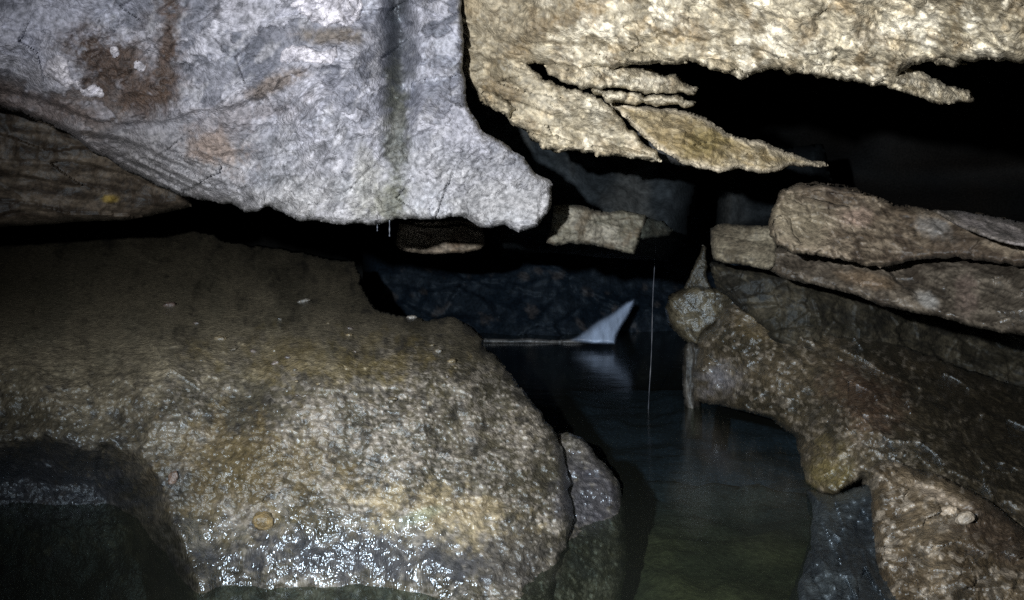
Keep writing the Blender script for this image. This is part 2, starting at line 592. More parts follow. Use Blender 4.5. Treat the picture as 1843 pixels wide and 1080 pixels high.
def disp_hang(P, x, y, s):
    w = 16 * fbm(P * 5, 3, 11)
    rough = 0.12 + smooth(-0.1, 0.5, fbm(P * 3.0, 3, 17)) * 0.8 + 0.9 * smooth(200, 360, y + 0.08 * (x - 500))
    u, v = rot2(x, y, -38)
    h = 0.10 * fbm(P * 2.2, 3, 12, 0.45) + 0.018 * fbm(P * 8, 2, 13)
    a1, b1 = facets(P, x, y, -30, 110, 60, 600)
    a2, b2 = facets(P, x, y, -40, 40, 22, 610)
    a3, b3 = facets(P, x, y, -40, 15, 8, 620)
    h = h + 0.014 * a1 + 0.040 * b1 + rough * (0.008 * a2 + 0.016 * b2) + (0.25 + rough) * (0.004 * a3 + 0.008 * b3)
    h = h + rough * 0.006 * fbm(P * 40, 3, 15, 0.55)
    h = h + 0.012 * plates(P) * (0.35 + 0.65 * smooth(330, 200, y))
    # worn drip groove
    gx = 716 + 8 * np.sin(y / 90.0) - 0.02 * y + 0.4 * w
    g = np.exp(-((x - gx) / (22 + 0.03 * y)) ** 2)
    h = h - g * (0.13 * smooth(340, 60, y) + 0.03)
    h = h + 0.022 * np.exp(-((x - gx - 34) / 15) ** 2) * smooth(320, 120, y)
    # ledge under the brown hollow, bedding at the lower left edge
    d, sd, t = linedist(x + 0.5 * w, y + w, LEDGE)
    h = h - 0.026 * smooth(-9, 9, d * sd) * np.exp(-d / 60) + 0.012 * np.exp(-(d / 10) ** 2) * (sd < 0)
    d, sd, t = linedist(x, y + 0.5 * w, BAND)
    h = h - (0.035 * smooth(-4, 8, d * sd) + 0.42 * smooth(0, 120, np.maximum(d * sd, 0))) * smooth(520, 330, x)
    u, v = rot2(x, y, 26)
    b = smooth(470, 330, x) * smooth(250, 300, y)
    h = h + b * 0.05 * terrace(fbm(np.c_[u / 120, v / 13, 0 * x], 3, 16), 4, 0.15)
    # brown hollow
    u, v = rot2(x - 235, y - 130, -35)
    h = h - 0.06 * np.exp(-(u / 85) ** 2 - (v / 60) ** 2)
    return h


BROWN, WHITE, MOSS = (0.048, 0.030, 0.020), (0.58, 0.58, 0.64), (0.085, 0.10, 0.045)


def tone_hang(P, x, y, s):
    t = fbm(P * 4, 5, 21, 0.55)
    T = mixc((0.115, 0.122, 0.155), (0.225, 0.235, 0.285), smooth(-0.45, 0.45, t))
    u, v = rot2(x, y, -50)
    T = mixc(T, (0.36, 0.37, 0.42), 0.75 * smooth(0.02, 0.5, fbm(np.c_[u / 60, v / 26, 0 * x], 5, 28, 0.6)))
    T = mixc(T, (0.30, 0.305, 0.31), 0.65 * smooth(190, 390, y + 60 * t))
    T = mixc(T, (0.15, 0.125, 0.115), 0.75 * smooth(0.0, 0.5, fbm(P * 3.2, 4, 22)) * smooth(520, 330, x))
    T = T * (0.72 + 0.28 * smooth(150, 330, y + 50 * t))[:, None]  # light gradient painted in: upper face darker than the brightly lit lower part
    T = mixc(T, (0.33, 0.34, 0.40), 0.6 * plates(P) * (0.4 + 0.6 * smooth(330, 200, y)))
    T = stain_or_shading(T, P, x, y, 60, 45, 170, 75, 0, (0.30, 0.315, 0.39), 0.75, 0.9, s=16)
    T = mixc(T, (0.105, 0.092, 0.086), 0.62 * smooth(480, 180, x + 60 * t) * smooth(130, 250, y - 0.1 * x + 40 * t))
    T = stain_or_shading(T, P, x, y, 210, 120, 110, 70, 30, BROWN, 0.95, 0.8, s=1, scale=6)
    T = stain_or_shading(T, P, x, y, 302, 70, 30, 130, 4, BROWN, 0.95, 0.7, s=2, scale=6)
    T = stain_or_shading(T, P, x, y, 262, 168, 90, 48, -20, BROWN, 0.9, 0.8, s=3, scale=6)
    T = stain_or_shading(T, P, x, y, 60, 185, 150, 30, 14, (0.10, 0.08, 0.075), 0.8, 0.8, s=13)
    T = stain_or_shading(T, P, x, y, 430, 215, 110, 40, -15, (0.14, 0.125, 0.13), 0.6, 0.9, s=14)
    T = stain_or_shading(T, P, x, y, 590, 66, 78, 20, 0, (0.115, 0.10, 0.088), 0.95, s=4)
    T = stain_or_shading(T, P, x, y, 500, 150, 85, 20, -22, (0.12, 0.10, 0.09), 0.9, s=5)
    T = stain_or_shading(T, P, x, y, 380, 265, 70, 45, 20, (0.20, 0.155, 0.13), 0.8, s=6)
    T = stain_or_shading(T, P, x, y, 712, 60, 20, 150, 0, (0.045, 0.048, 0.055), 0.95, 0.25, s=9)
    T = stain_or_shading(T, P, x, y, 712, 250, 26, 150, -2, (0.058, 0.060, 0.045), 0.8, 0.6, s=10)
    T = stain_or_shading(T, P, x, y, 702, 370, 40, 48, 10, (0.095, 0.098, 0.068), 0.7, 0.8, s=11)
    T = stain_or_shading(T, P, x, y, 655, 330, 30, 70, 0, (0.24, 0.24, 0.18), 0.25, s=12)
    calm = smooth(-0.25, 0.35, fbm(P * 2.4 + 6, 3, 401))
    gg = smooth(-0.4, 0.4, fbm(np.c_[u / 26, v / 12, 0 * x], 4, 23, 0.6))
    pit = smooth(0.12, 0.42, fbm(P * 15 + 3, 4, 29, 0.6)) * calm
    T = T * (0.86 + 0.24 * gg * (0.3 + calm))[:, None]
    return mixc(T, T * 0.45, 0.75 * pit)


def wet_hang(P, x, y, s):
    return 0.25 + 0.28 * np.exp(-((x - 722) / 30) ** 2) + 0.3 * smooth(0, 0.5, fbm(P * 5, 3, 24))


hang_root = thing('hanging_rock', 'grey-violet hanging rock with a dark vertical drip groove, filling the upper left', 'rock', 700, 400, 2.75)
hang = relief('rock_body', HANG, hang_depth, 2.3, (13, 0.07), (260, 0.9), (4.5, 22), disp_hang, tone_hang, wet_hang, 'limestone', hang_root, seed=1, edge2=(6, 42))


def tone_crust(P, x, y, s):
    t = fbm(P * 22, 4, 25)
    return mixc((0.25, 0.25, 0.29), (0.47, 0.47, 0.53), smooth(-0.4, 0.4, t))


def disp_crust(P, x, y, s):
    return 0.010 * fbm(P * 24, 3, 26) + 0.006 * fbm(P * 60, 2, 27)


for k, po in enumerate((
        [(520, 10), (560, -30), (640, -30), (656, 10), (650, 34), (628, 52), (606, 44), (590, 52), (566, 44), (548, 36)],
        [(500, 92), (520, 80), (548, 78), (570, 92), (606, 80), (612, 98), (596, 118), (560, 116), (528, 112), (505, 116)],
        [(80, 108), (104, 94), (126, 104), (128, 134), (140, 150), (120, 162), (88, 146), (74, 128)],
        [(128, 150), (142, 142), (150, 158), (168, 150), (188, 158), (190, 176), (168, 180), (146, 172)],
        [(194, 84), (212, 78), (218, 100), (206, 112), (196, 102)],
        [(236, 108), (256, 104), (264, 120), (250, 134), (238, 124)])):
    patch('mineral_crust', hang, po, 0.014, 0.012, 2.3, 10, (5, 12), disp_crust, tone_crust, lambda P, x, y, s: 0 * x + 0.3, 'limestone', seed=30 + k)

# ------------------------------------------------------------------ dim rock behind it at the left edge
def tone_dim(P, x, y, s):
    u, v = rot2(x, y, 8)
    t = fbm(np.c_[u / 90, v / 16, 0 * x], 4, 41)
    T = mixc((0.028, 0.021, 0.015), (0.095, 0.078, 0.06), smooth(-0.4, 0.5, t))
    return stain_or_shading(T, P, x, y, 195, 358, 16, 8, 0, (0.30, 0.22, 0.05), 0.8, 0.4, s=15)


def disp_dim(P, x, y, s):
    u, v = rot2(x, y, 10)
    return 0.14 * facets(P, x, y, 9, 230, 40, 780)[0] + 0.06 * fbm(P * 3, 3, 42) + 0.012 * fbm(P * 16, 3, 43)


dim = relief('bedded_rock', [(-420, 60), (120, 180), (330, 300), (345, 372), (316, 379), (230, 396), (120, 401), (0, 409), (-420, 415)],
             TPS([(-420, 60, 3.3), (-420, 415, 3.5), (0, 200, 3.45), (0, 405, 3.6), (200, 300, 3.7), (330, 370, 4.0), (300, 240, 3.8)]),
             2.8, (22, 0.15), (90, 0.6), (3, 20), disp_dim, tone_dim, lambda P, x, y, s: 0 * x + 0.35, 'slab', seed=2, zref=3.6)
tag(dim, 'dim brown bedded rock tucked under the hanging rock at the left edge', 'rock')

# ------------------------------------------------------------------ ceiling rock, upper right
CEIL = [(778, -320), (2280, -320), (2280, 130), (1843, 113), (1804, 107), (1750, 110), (1700, 108), (1660, 111), (1632, 124),
        (1590, 156), (1532, 145), (1439, 134), (1392, 124), (1353, 140), (1330, 138), (1275, 121), (1236, 111), (1166, 114),
        (1122, 120), (1080, 122), (1030, 128), (985, 119), (950, 112), (936, 113), (965, 131), (1006, 152), (1045, 162), (1080, 178), (1098, 192), (1130, 229), (1157, 257),
        (1181, 272), (1192, 291), (1157, 286), (1107, 278), (1076, 279), (1021, 268), (1002, 273), (982, 268), (955, 252), (947, 233),
        (920, 222), (904, 206), (869, 190), (858, 163), (838, 136), (800, 122), (778, 100)]
ceil_depth = TPS([(640, -320, 2.5), (2280, -320, 1.9), (2280, 130, 2.5), (1843, 0, 2.05), (1843, 100, 2.25), (1500, 0, 2.25), (1500, 130, 2.5),
                  (1200, 0, 2.48), (1200, 105, 2.68), (900, 0, 2.86), (900, 100, 2.9), (870, 180, 2.98), (1000, 260, 3.02), (1180, 285, 3.0), (1000, 60, 2.72),
                  (1300, -320, 2.1), (1040, 200, 2.96)])


def scales(P, x, y, deg, cu, cv, s0):
    """overlapping flakes: each cell tilts on its own, its lower lip standing proud"""
    u, v = rot2(x, y, deg)
    w1, w2 = fbm(P * 9, 3, s0), fbm(P * 9 + 7, 3, s0 + 1)
    q = np.c_[u / cu + 0.7 * w1, v / cv + 0.9 * w2]
    d1, d2, cid = worley(q, s0 + 2)
    f = q[:, 1] - np.floor(q[:, 1])
    return (cid - 0.5) + 0.6 * smooth(0, 0.25, d2 - d1) + 0.35 * np.sin(cid * 40) * (d1 - 0.4), cid


def disp_flaky(P, x, y, s):
    w = fbm(P * 3.2, 3, 51)
    w2 = fbm(P * 9 + 2, 2, 50)
    low = smooth(60, 140, y) * smooth(1260, 1080, x)
    lip = np.maximum(smooth(95, 15, s) * smooth(10, 80, y), low)
    u2, v2 = rot2(x, y, 15)
    a1, b1 = facets(P, x, y, 14, 150, 26, 630, 0.5)
    a2, b2 = facets(P, x, y, 24, 44, 24, 640, 0.45)
    a3, b3 = facets(P, x, y, 30, 17, 11, 650, 0.45)
    amp = 0.4 + 1.0 * smooth(-0.3, 0.4, fbm(P * 3.3, 3, 69))
    h = lip * (0.085 * a1 + 0.03 * b1) + (0.6 + 0.4 * lip) * amp * (0.022 * a2 + 0.022 * b2) + amp * (0.008 * a3 + 0.012 * b3)
    return h + 0.10 * fbm(P * 2.6, 3, 54, 0.45) + 0.008 * fbm(P * 28, 3, 55, 0.55)


def tone_ceil(P, x, y, s):
    t = fbm(P * 5, 4, 56, 0.6)
    a2, c2 = scales(P, x, y, 30, 17, 8, 510)
    T = mixc((0.235, 0.21, 0.16), (0.45, 0.42, 0.345), smooth(-0.4, 0.4, t))
    T = mixc(T, (0.70, 0.68, 0.61), 0.85 * smooth(-0.05, 0.5, fbm(P * 8, 5, 57, 0.7) + 0.25 * (c2 - 0.5)) * smooth(900, 1080, x))
    T = mixc(T, (0.15, 0.115, 0.07), 0.6 * smooth(0.1, 0.5, fbm(P * 9 + 3, 5, 58, 0.7)))
    T = mixc(T, (0.36, 0.25, 0.11), 0.25 * smooth(0.15, 0.55, fbm(P * 12, 4, 59)))
    T = T * (0.75 + 0.5 * c2)[:, None]
    T = stain_or_shading(T, P, x, y, 900, 50, 70, 90, 0, (0.20, 0.175, 0.13), 0.6, s=21)
    T = mixc(T, (0.58, 0.53, 0.42), 0.4 * smooth(16, 3, s) * smooth(60, 110, y))  # lower lip lightened in colour, as if catching light from below
    return T * np.array([0.82, 0.80, 0.745])


ceil_root = thing('ceiling_rock', 'pale cream flaky ceiling rock spanning the upper right, brightest in the picture', 'rock', 1000, 270, 3.0)
ceil = relief('rock_body', CEIL, ceil_depth, 2.3, (14, 0.09), (200, 0.7), (6.0, 13), disp_flaky, tone_ceil,
              lambda P, x, y, s: 0.2 + 0.3 * smooth(0, 0.5, fbm(P * 6, 3, 60)), 'cream', ceil_root, seed=3, edge2=(5, 40))

FLAKES = [
    [(1515, 122), (1560, 106), (1610, 108), (1640, 122), (1660, 131), (1703, 152), (1742, 164), (1756, 183), (1726, 186), (1687, 188), (1649, 172), (1596, 157), (1540, 146)],
    [(1664, 100), (1690, 97), (1720, 103), (1740, 116), (1715, 121), (1685, 118), (1668, 110)],
    [(1720, 82), (1750, 92), (1768, 106), (1745, 108), (1722, 98)],
    [(975, 116), (1050, 116), (1110, 122), (1160, 122), (1190, 133), (1215, 134), (1236, 152), (1253, 158), (1250, 171), (1200, 168), (1160, 167), (1120, 158), (1060, 160), (1005, 148)],
    [(1060, 158), (1150, 166), (1160, 172), (1215, 172), (1254, 182), (1250, 192), (1180, 189), (1095, 184)],
    [(1270, 104), (1300, 106), (1352, 138), (1334, 141), (1300, 130), (1276, 122)],
    [(1120, 98), (1170, 92), (1240, 100), (1236, 114), (1180, 116), (1130, 112)],
    [(1400, 104), (1470, 108), (1520, 122), (1540, 142), (1470, 138), (1412, 126)],
    [(950, 238), (1010, 244), (1050, 262), (1020, 272), (975, 268)],
    [(1060, 262), (1120, 262), (1170, 276), (1190, 292), (1130, 284), (1075, 280)],
    [(862, 160), (900, 172), (930, 196), (915, 212), (878, 194)],
]
fd = [2.47, 2.38, 2.3, 2.86, 2.95, 2.52, 2.62, 2.46, 2.97, 2.96, 2.9]
for k, po in enumerate(FLAKES):
    zz = fd[k]; cxk = np.mean([p[0] for p in po])
    relief('flake', po, lambda x, y, zz=zz, c=cxk: zz + (0.0012 * (x - c) if zz != 2.47 else 0.0016 * np.maximum(x - 1600, 0)),
           2.3, (9, 0.06), (16, 0.16), (6, 13),
           lambda P, x, y, s: 0.05 * facets(P, x, y, 14, 60, 12, 660)[0] + 0.02 * facets(P, x, y, 24, 24, 9, 665)[1] + 0.010 * fbm(P * 22, 3, 64),
           tone_ceil, None, 'cream', ceil_root, 40 + k)

TONG = [(1085, 178), (1115, 186), (1143, 189), (1201, 194), (1248, 202), (1271, 212), (1306, 237), (1349, 253), (1365, 251), (1396, 264), (1435, 280), (1474, 291), (1500, 299),
        (1462, 301), (1423, 298), (1396, 309), (1372, 313), (1330, 303), (1299, 311), (1260, 303), (1221, 294), (1209, 280), (1182, 268), (1162, 249), (1143, 233), (1115, 205)]


def disp_tong(P, x, y, s):
    u, v = rot2(x, y, 17)
    w = fbm(P * 5, 3, 65)
    return 0.06 * facets(P, x, y, 17, 90, 18, 670)[0] + 0.03 * facets(P, x, y, 25, 34, 14, 675)[1] + 0.03 * fbm(P * 6, 3, 66) + 0.008 * fbm(P * 26, 3, 67)


def tone_tong(P, x, y, s):
    T = tone_ceil(P, x - 250, y, s)
    T = mixc(T, (0.24, 0.185, 0.085), 0.55)
    T = stain_or_shading(T, P, x, y, 1270, 255, 50, 32, 10, (0.17, 0.135, 0.05), 0.7, s=23)
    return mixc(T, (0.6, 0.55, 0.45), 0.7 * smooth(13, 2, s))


relief('added_crack_backing', [(1060, 150), (1150, 170), (1270, 250), (1300, 290), (1230, 300), (1130, 270), (1060, 220)], lambda x, y: 3.32 + 0 * x, 3, (14, 0.06), (30, 0.2), (4, 14), None,  # added backing, near black: blocks torchlight through the crack and keeps it dark
       lambda P, x, y, s: np.full((len(x), 3), 0.03), None, 'cream', ceil_root, 49)
tong = relief('ceiling_slab', TONG, TPS([(1090, 185, 3.08), (1210, 240, 2.98), (1300, 300, 3.0), (1350, 260, 3.05), (1500, 299, 3.3), (1200, 195, 3.1)]), 2.2, (14, 0.06), (40, 0.35), (3.5, 11),
              disp_tong, tone_tong, None, 'cream', seed=4)
tag(tong, 'tapering ochre slab below the black gap in the ceiling, split off by a thin crack', 'rock')

# ------------------------------------------------------------------ big wet boulder, lower left
BOUL = [(-420, 450), (-100, 432), (23, 424), (117, 419), (226, 413), (331, 411), (389, 427), (447, 442), (525, 448), (583, 464), (638, 471), (647, 493),
        (643, 512), (662, 532), (673, 554), (705, 567), (740, 573), (775, 575), (818, 574), (841, 583), (864, 602), (880, 629), (915, 668), (944, 703), (977, 748),
        (996, 778), (1014, 815), (1026, 870), (1030, 930), (1020, 990), (1000, 1040), (990, 1120), (980, 1300), (-420, 1300)]
NOSE = [(960, 790), (1005, 779), (1024, 780), (1048, 786), (1074, 822), (1102, 847), (1117, 882), (1124, 920), (1130, 1000), (1110, 1120), (1040, 1300), (900, 1300), (930, 1000), (950, 880)]
boul_depth = TPS([(-420, 450, 5.0), (0, 430, 5.8), (330, 415, 6.2), (200, 470, 5.0), (520, 455, 5.6), (640, 475, 5.2), (480, 520, 4.2), (200, 540, 3.9), (660, 535, 4.1), (700, 568, 3.6), (820, 576, 3.45),
                  (870, 610, 3.25), (915, 668, 3.05), (977, 750, 2.86), (1010, 810, 2.74),
                  (1026, 870, 2.62), (1030, 940, 2.48), (1000, 1016, 2.33), (930, 1082, 2.12), (814, 1072, 2.14), (660, 1045, 2.20), (505, 1040, 2.21), (369, 1038, 2.22),
                  (600, 600, 3.1), (300, 600, 3.15), (0, 600, 3.15), (0, 760, 2.62), (200, 770, 2.56), (450, 700, 2.66), (700, 680, 2.72), (850, 680, 2.82), (400, 800, 2.44), (650, 800, 2.46), (850, 800, 2.55),
                  (700, 945, 2.245), (400, 945, 2.25), (550, 945, 2.245), (600, 880, 2.33), (850, 930, 2.33), (950, 900, 2.46),
                  (-420, 800, 2.5), (-420, 1300, 2.2), (500, 1300, 2.05), (980, 1300, 2.1), (0, 1080, 2.3), (200, 900, 2.4)], 0.003)
ALC = [(-500, 800), (0, 792), (90, 786), (190, 797), (250, 822), (285, 862), (306, 910), (322, 965), (340, 1012), (352, 1060), (380, 1400), (-500, 1400)]


def disp_boul(P, x, y, s):
    h = 0.05 * fbm(P * 2.4, 4, 81) + 0.018 * fbm(P * 9, 3, 82)
    front = smooth(560, 760, y)
    d1, d2, cid = worley(np.c_[P[:, 0] * 62 + 0.6 * fbm(P * 30, 2, 83), P[:, 2] * 74], 84)
    d3, d4, cid2 = worley(np.c_[P[:, 0] * 128 + 0.6 * fbm(P * 50, 2, 95), P[:, 2] * 140], 96)
    foot = smooth(925, 975, y + 25 * fbm(P * 9, 2, 98)) * smooth(960, 780, x)
    f1, f2, cid3 = worley(np.c_[P[:, 0] * 150 + 0.06 * y + 0.8 * fbm(P * 20, 2, 99), P[:, 2] * 62], 101)
    h = h + (1 - foot) * ((0.006 + 0.008 * front) * (0.6 - d1 ** 2) * (0.2 + cid) + (0.002 + 0.0045 * front) * (0.6 - d3 ** 2) * (0.2 + cid2))
    h = h + foot * 0.0010 * (0.6 - f1 ** 2) * (0.4 + cid3)
    h = h + 0.016 * facets(P, x, y, 8, 170, 80, 760)[1] * (1 - foot) + 0.010 * facets(P, x, y, 8, 50, 24, 770)[1] * (1 - foot)
    u, v = rot2(x, y, 7)
    h = h + 0.006 * fbm(np.c_[u / 70, v / 7, 0 * x], 3, 85) * smooth(1000, 820, y)
    h = h + 0.010 * fbm(P * 26, 3, 86, 0.5) * (1 - 0.85 * foot)
    # the undercut recess at the left
    a = polysd(x + 12 * fbm(P * 8, 3, 87), y + 14 * fbm(P * 8, 3, 88), ALC)
    h = h - 0.44 * smooth(10, -95, a) + 0.03 * np.exp(-(a / 26) ** 2)
    d, sd, t = linedist(x, y + 10 * fbm(P * 9, 2, 90), [(650, 545), (560, 540), (470, 560), (380, 600), (300, 640)])
    h = h + 0.03 * np.where(sd < 0, 1, -0.3) * np.exp(-(d / 40) ** 2)
    return h


def tone_boul(P, x, y, s):
    t = fbm(P * 5, 5, 91, 0.6)
    T = mixc((0.056, 0.051, 0.036), (0.115, 0.104, 0.076), smooth(-0.4, 0.4, t))
    d1, d2, cid = worley(np.c_[P[:, 0] * 62 + 0.6 * fbm(P * 30, 2, 83), P[:, 2] * 74], 84)
    d3, d4, cid2 = worley(np.c_[P[:, 0] * 128 + 0.6 * fbm(P * 50, 2, 95), P[:, 2] * 140], 96)
    gritty = smooth(560, 720, y) * smooth(150, 500, x)
    T = mixc(T, (0.25, 0.235, 0.215), 0.6 * gritty * smooth(0.3, 1.0, cid + 0.6 * t))
    T = mixc(T, (0.34, 0.32, 0.29), 0.5 * gritty * smooth(0.75, 0.95, cid2 + 0.4 * fbm(P * 3, 3, 102)))
    T = mixc(T, (0.03, 0.028, 0.024), 0.7 * smooth(0.1, 0.45, fbm(P * 20, 4, 92, 0.6)))
    T = stain_or_shading(T, P, x, y, 450, 850, 170, 100, 10, (0.125, 0.095, 0.04), 0.5, 1.3, s=31, scale=14)
    T = stain_or_shading(T, P, x, y, 800, 930, 150, 50, 12, (0.30, 0.25, 0.15), 0.6, 1.3, s=32, scale=14)
    T = stain_or_shading(T, P, x, y, 760, 930, 50, 14, -18, (0.22, 0.25, 0.18), 0.6, s=33)
    T = stain_or_shading(T, P, x, y, 560, 645, 200, 45, 5, (0.15, 0.12, 0.045), 0.5, 1.3, s=34, scale=14)
    T = stain_or_shading(T, P, x, y, 700, 1010, 360, 48, 2, (0.05, 0.052, 0.06), 0.8, 1.0, s=35, scale=14)
    T = stain_or_shading(T, P, x, y, 1060, 890, 70, 105, -10, (0.06, 0.06, 0.072), 0.85, 0.5, s=36)
    T = stain_or_shading(T, P, x, y, 940, 1010, 80, 60, 0, (0.08, 0.075, 0.065), 0.7, 0.6, s=37)
    T = stain_or_shading(T, P, x, y, 120, 540, 520, 150, 4, (0.22, 0.20, 0.145), 0.75, 0.6, s=38)
    T = stain_or_shading(T, P, x, y, 60, 880, 260, 90, 0, (0.03, 0.035, 0.045), 0.9, 0.3, s=39)  # recess wall: dark wet rock, with its shade painted into the colour too
    T = stain_or_shading(T, P, x, y, 80, 1080, 330, 170, 0, (0.012, 0.012, 0.012), 1.0, 0.2, s=40)  # sunken rock below the recess blackened in place of its shadow
    return T


def wet_boul(P, x, y, s):
    return (0.33 + 0.68 * smooth(915, 960, y + 60 * fbm(P * 6, 3, 93)) * smooth(980, 700, x) + 0.4 * smooth(950, 1050, x)
            + 0.04 * smooth(330, 250, x) * smooth(760, 800, y) + 0.25 * smooth(0.0, 0.4, fbm(P * 7, 3, 94)))


boul_root = thing('boulder', 'huge gritty olive-brown boulder with a glinting wet foot, filling the lower left', 'boulder', 600, 1040, 2.3)
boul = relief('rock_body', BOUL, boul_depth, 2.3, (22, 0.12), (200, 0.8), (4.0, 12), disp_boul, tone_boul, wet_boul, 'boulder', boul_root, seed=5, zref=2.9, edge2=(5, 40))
nose = relief('rock_nose', NOSE, TPS([(960, 790, 3.0), (1024, 785, 2.98), (1074, 822, 2.93), (1117, 885, 2.85), (1105, 945, 2.70), (1059, 975, 2.56), (1000, 1016, 2.40), (930, 1080, 2.2), (1110, 1120, 2.5), (1040, 1300, 2.2), (1050, 880, 2.78)], 0.004),
              2.3, (20, 0.10), (60, 0.4), (4, 13), disp_boul, tone_boul, wet_boul, 'boulder', boul_root, 6, 2.8)

# ------------------------------------------------------------------ right-hand slabs
def slab_fns(deg, c0, c1, c2, s0, amp=0.03, sc=(90, 11)):
    def disp(P, x, y, s):
        u, v = rot2(x, y, deg)
        w = fbm(P * 4, 3, s0)
        a1, b1 = facets(P, x, y, deg, sc[0] * 1.4, sc[1] * 1.6, s0 + 700, 0.4)
        a2, b2 = facets(P, x, y, deg + 14, sc[0] * 0.32, sc[1] * 0.8, s0 + 710, 0.4)
        return amp * (1.1 * a1 + 0.5 * b1) + amp * 0.35 * (a2 + b2) + 0.07 * fbm(P * 3.5, 3, s0 + 2) + 0.010 * fbm(P * 24, 4, s0 + 3, 0.6)

    def tone(P, x, y, s):
        u, v = rot2(x, y, deg)
        t = fbm(np.c_[u / 80, v / 40, 0 * x], 4, s0 + 4, 0.6)
        T = mixc(c0, c1, smooth(-0.4, 0.4, t))
        seam = smooth(0.25, 0.02, np.abs(fbm(np.c_[u / 150 + 0.6 * t, v / 26 + 0.5 * t, 0 * x], 3, s0 + 7)) * 2.2)
        T = mixc(T, np.asarray(c2) * 0.5, 0.65 * seam)
        return mixc(T, c2, 0.8 * smooth(0.05, 0.45, fbm(P * 7, 4, s0 + 5, 0.6)))
    return disp, tone


d_, t_ = slab_fns(10, (0.085, 0.067, 0.048), (0.19, 0.16, 0.122), (0.05, 0.038, 0.028), 120, 0.07, (90, 24))


d_s1 = d_


def t_s1(P, x, y, s):
    T = t_(P, x, y, s)
    T = stain_or_shading(T, P, x, y, 1440, 400, 62, 52, 0, (0.28, 0.25, 0.185), 0.6, s=41)
    T = stain_or_shading(T, P, x, y, 1540, 390, 40, 18, 5, (0.34, 0.26, 0.22), 0.55, s=42)
    return stain_or_shading(T, P, x, y, 1690, 412, 34, 22, 20, (0.26, 0.27, 0.275), 0.4, s=43)


S1 = [(1403, 344), (1438, 329), (1481, 327), (1532, 336), (1571, 350), (1610, 366), (1676, 378), (1760, 384), (1843, 400), (2300, 470), (2300, 560), (1843, 480), (1726, 464), (1649, 467), (1610, 475), (1582, 483),
      (1532, 471), (1474, 459), (1427, 457), (1400, 444), (1386, 424), (1383, 400), (1391, 376)]
s1_root = thing('rock_slab', 'tan slab with crinkled rounded left end, topmost of the right-hand stack', 'rock', 1480, 450, 3.1)
s1 = relief('rock_body', S1, TPS([(1390, 400, 3.12), (1440, 335, 3.25), (1480, 440, 3.0), (1580, 470, 3.0), (1600, 380, 3.15), (1843, 400, 2.85), (1843, 470, 2.75), (2300, 500, 2.4)]),
            2.3, (13, 0.09), (60, 0.5), (5, 12), lambda P, x, y, s: d_s1(P, x, y, s) * (0.35 + 0.65 * smooth(1640, 1480, x)), t_s1, lambda P, x, y, s: 0 * x + 0.35, 'slab', s1_root, seed=11)
for k, po in enumerate(([(1404, 346), (1438, 330), (1490, 330), (1545, 342), (1575, 353), (1520, 352), (1470, 346), (1430, 352)],
                        [(1412, 356), (1450, 352), (1510, 366), (1560, 378), (1500, 380), (1450, 372)],
                        [(1388, 402), (1400, 384), (1424, 392), (1430, 420), (1450, 440), (1424, 448), (1398, 436)])):
    patch('rock_layer', s1, po, 0.018, 0.015, 2.3, 8, (3, 12), None, t_s1, None, 'slab', 130 + k)

d_, t_ = slab_fns(16, (0.11, 0.10, 0.092), (0.20, 0.185, 0.185), (0.075, 0.065, 0.05), 140, 0.02)
s2 = relief('rock_slab', [(1676, 378), (1726, 380), (1804, 392), (1850, 402), (2300, 450), (2300, 540), (1850, 446), (1800, 436), (1745, 416), (1704, 396)],
            TPS([(1680, 380, 2.85), (1843, 420, 2.62), (2300, 480, 2.2), (1760, 390, 2.8)]), 2.3, (12, 0.05), (24, 0.22), (2, 12), d_, t_, None, 'slab', seed=12, zref=2.7)
tag(s2, 'thin grey-violet wedge of rock lying on the tan slab at the right edge', 'rock')

d_, t_ = slab_fns(14, (0.062, 0.053, 0.042), (0.14, 0.122, 0.098), (0.04, 0.033, 0.026), 150, 0.06, (120, 34))


def t_s3(P, x, y, s):
    T = t_(P, x, y, s)
    T = stain_or_shading(T, P, x, y, 1670, 540, 22, 16, 20, (0.36, 0.36, 0.35), 0.8, s=45)  # white glint painted into the slab's colour
    T = stain_or_shading(T, P, x, y, 1735, 525, 22, 40, 0, (0.15, 0.115, 0.10), 0.6, s=46)
    return stain_or_shading(T, P, x, y, 1560, 505, 60, 16, 12, (0.15, 0.112, 0.075), 0.7, s=47)


S3 = [(1380, 440), (1500, 455), (1600, 460), (1843, 455), (2300, 520), (2300, 760), (1843, 603), (1804, 599), (1746, 588), (1695, 572), (1629, 560), (1582, 549), (1532, 529), (1474, 514),
      (1415, 502), (1384, 487), (1360, 470)]
s3 = relief('rock_slab', S3, TPS([(1370, 465, 3.5), (1450, 500, 3.35), (1600, 480, 3.3), (1600, 550, 3.12), (1750, 580, 2.85), (1843, 480, 2.95), (1843, 600, 2.65), (2300, 640, 2.2)]),
            2.3, (18, 0.09), (60, 0.5), (3, 13), d_, t_s3, lambda P, x, y, s: 0.4 + 0.4 * smooth(1600, 1700, x), 'slab', seed=13, zref=3.1)
tag(s3, 'long grey-brown slab with a white glint, sloping down right under the tan slab', 'rock')

d_, t_ = slab_fns(4, (0.10, 0.088, 0.065), (0.18, 0.165, 0.125), (0.07, 0.06, 0.042), 160, 0.02, (60, 16))
s3b = relief('rock_block', [(1278, 410), (1299, 403), (1340, 405), (1392, 407), (1400, 440), (1398, 478), (1384, 487), (1345, 478), (1312, 474), (1284, 468), (1279, 440)],
             TPS([(1278, 440, 3.75), (1300, 440, 3.6), (1390, 440, 3.5), (1340, 410, 3.65), (1340, 475, 3.52)]), 2.3, (11, 0.07), (40, 0.4), (2.5, 12), d_, t_, None, 'slab', seed=14, zref=3.6)
tag(s3b, 'small square-ended grey-brown block left of the tan slab', 'rock')

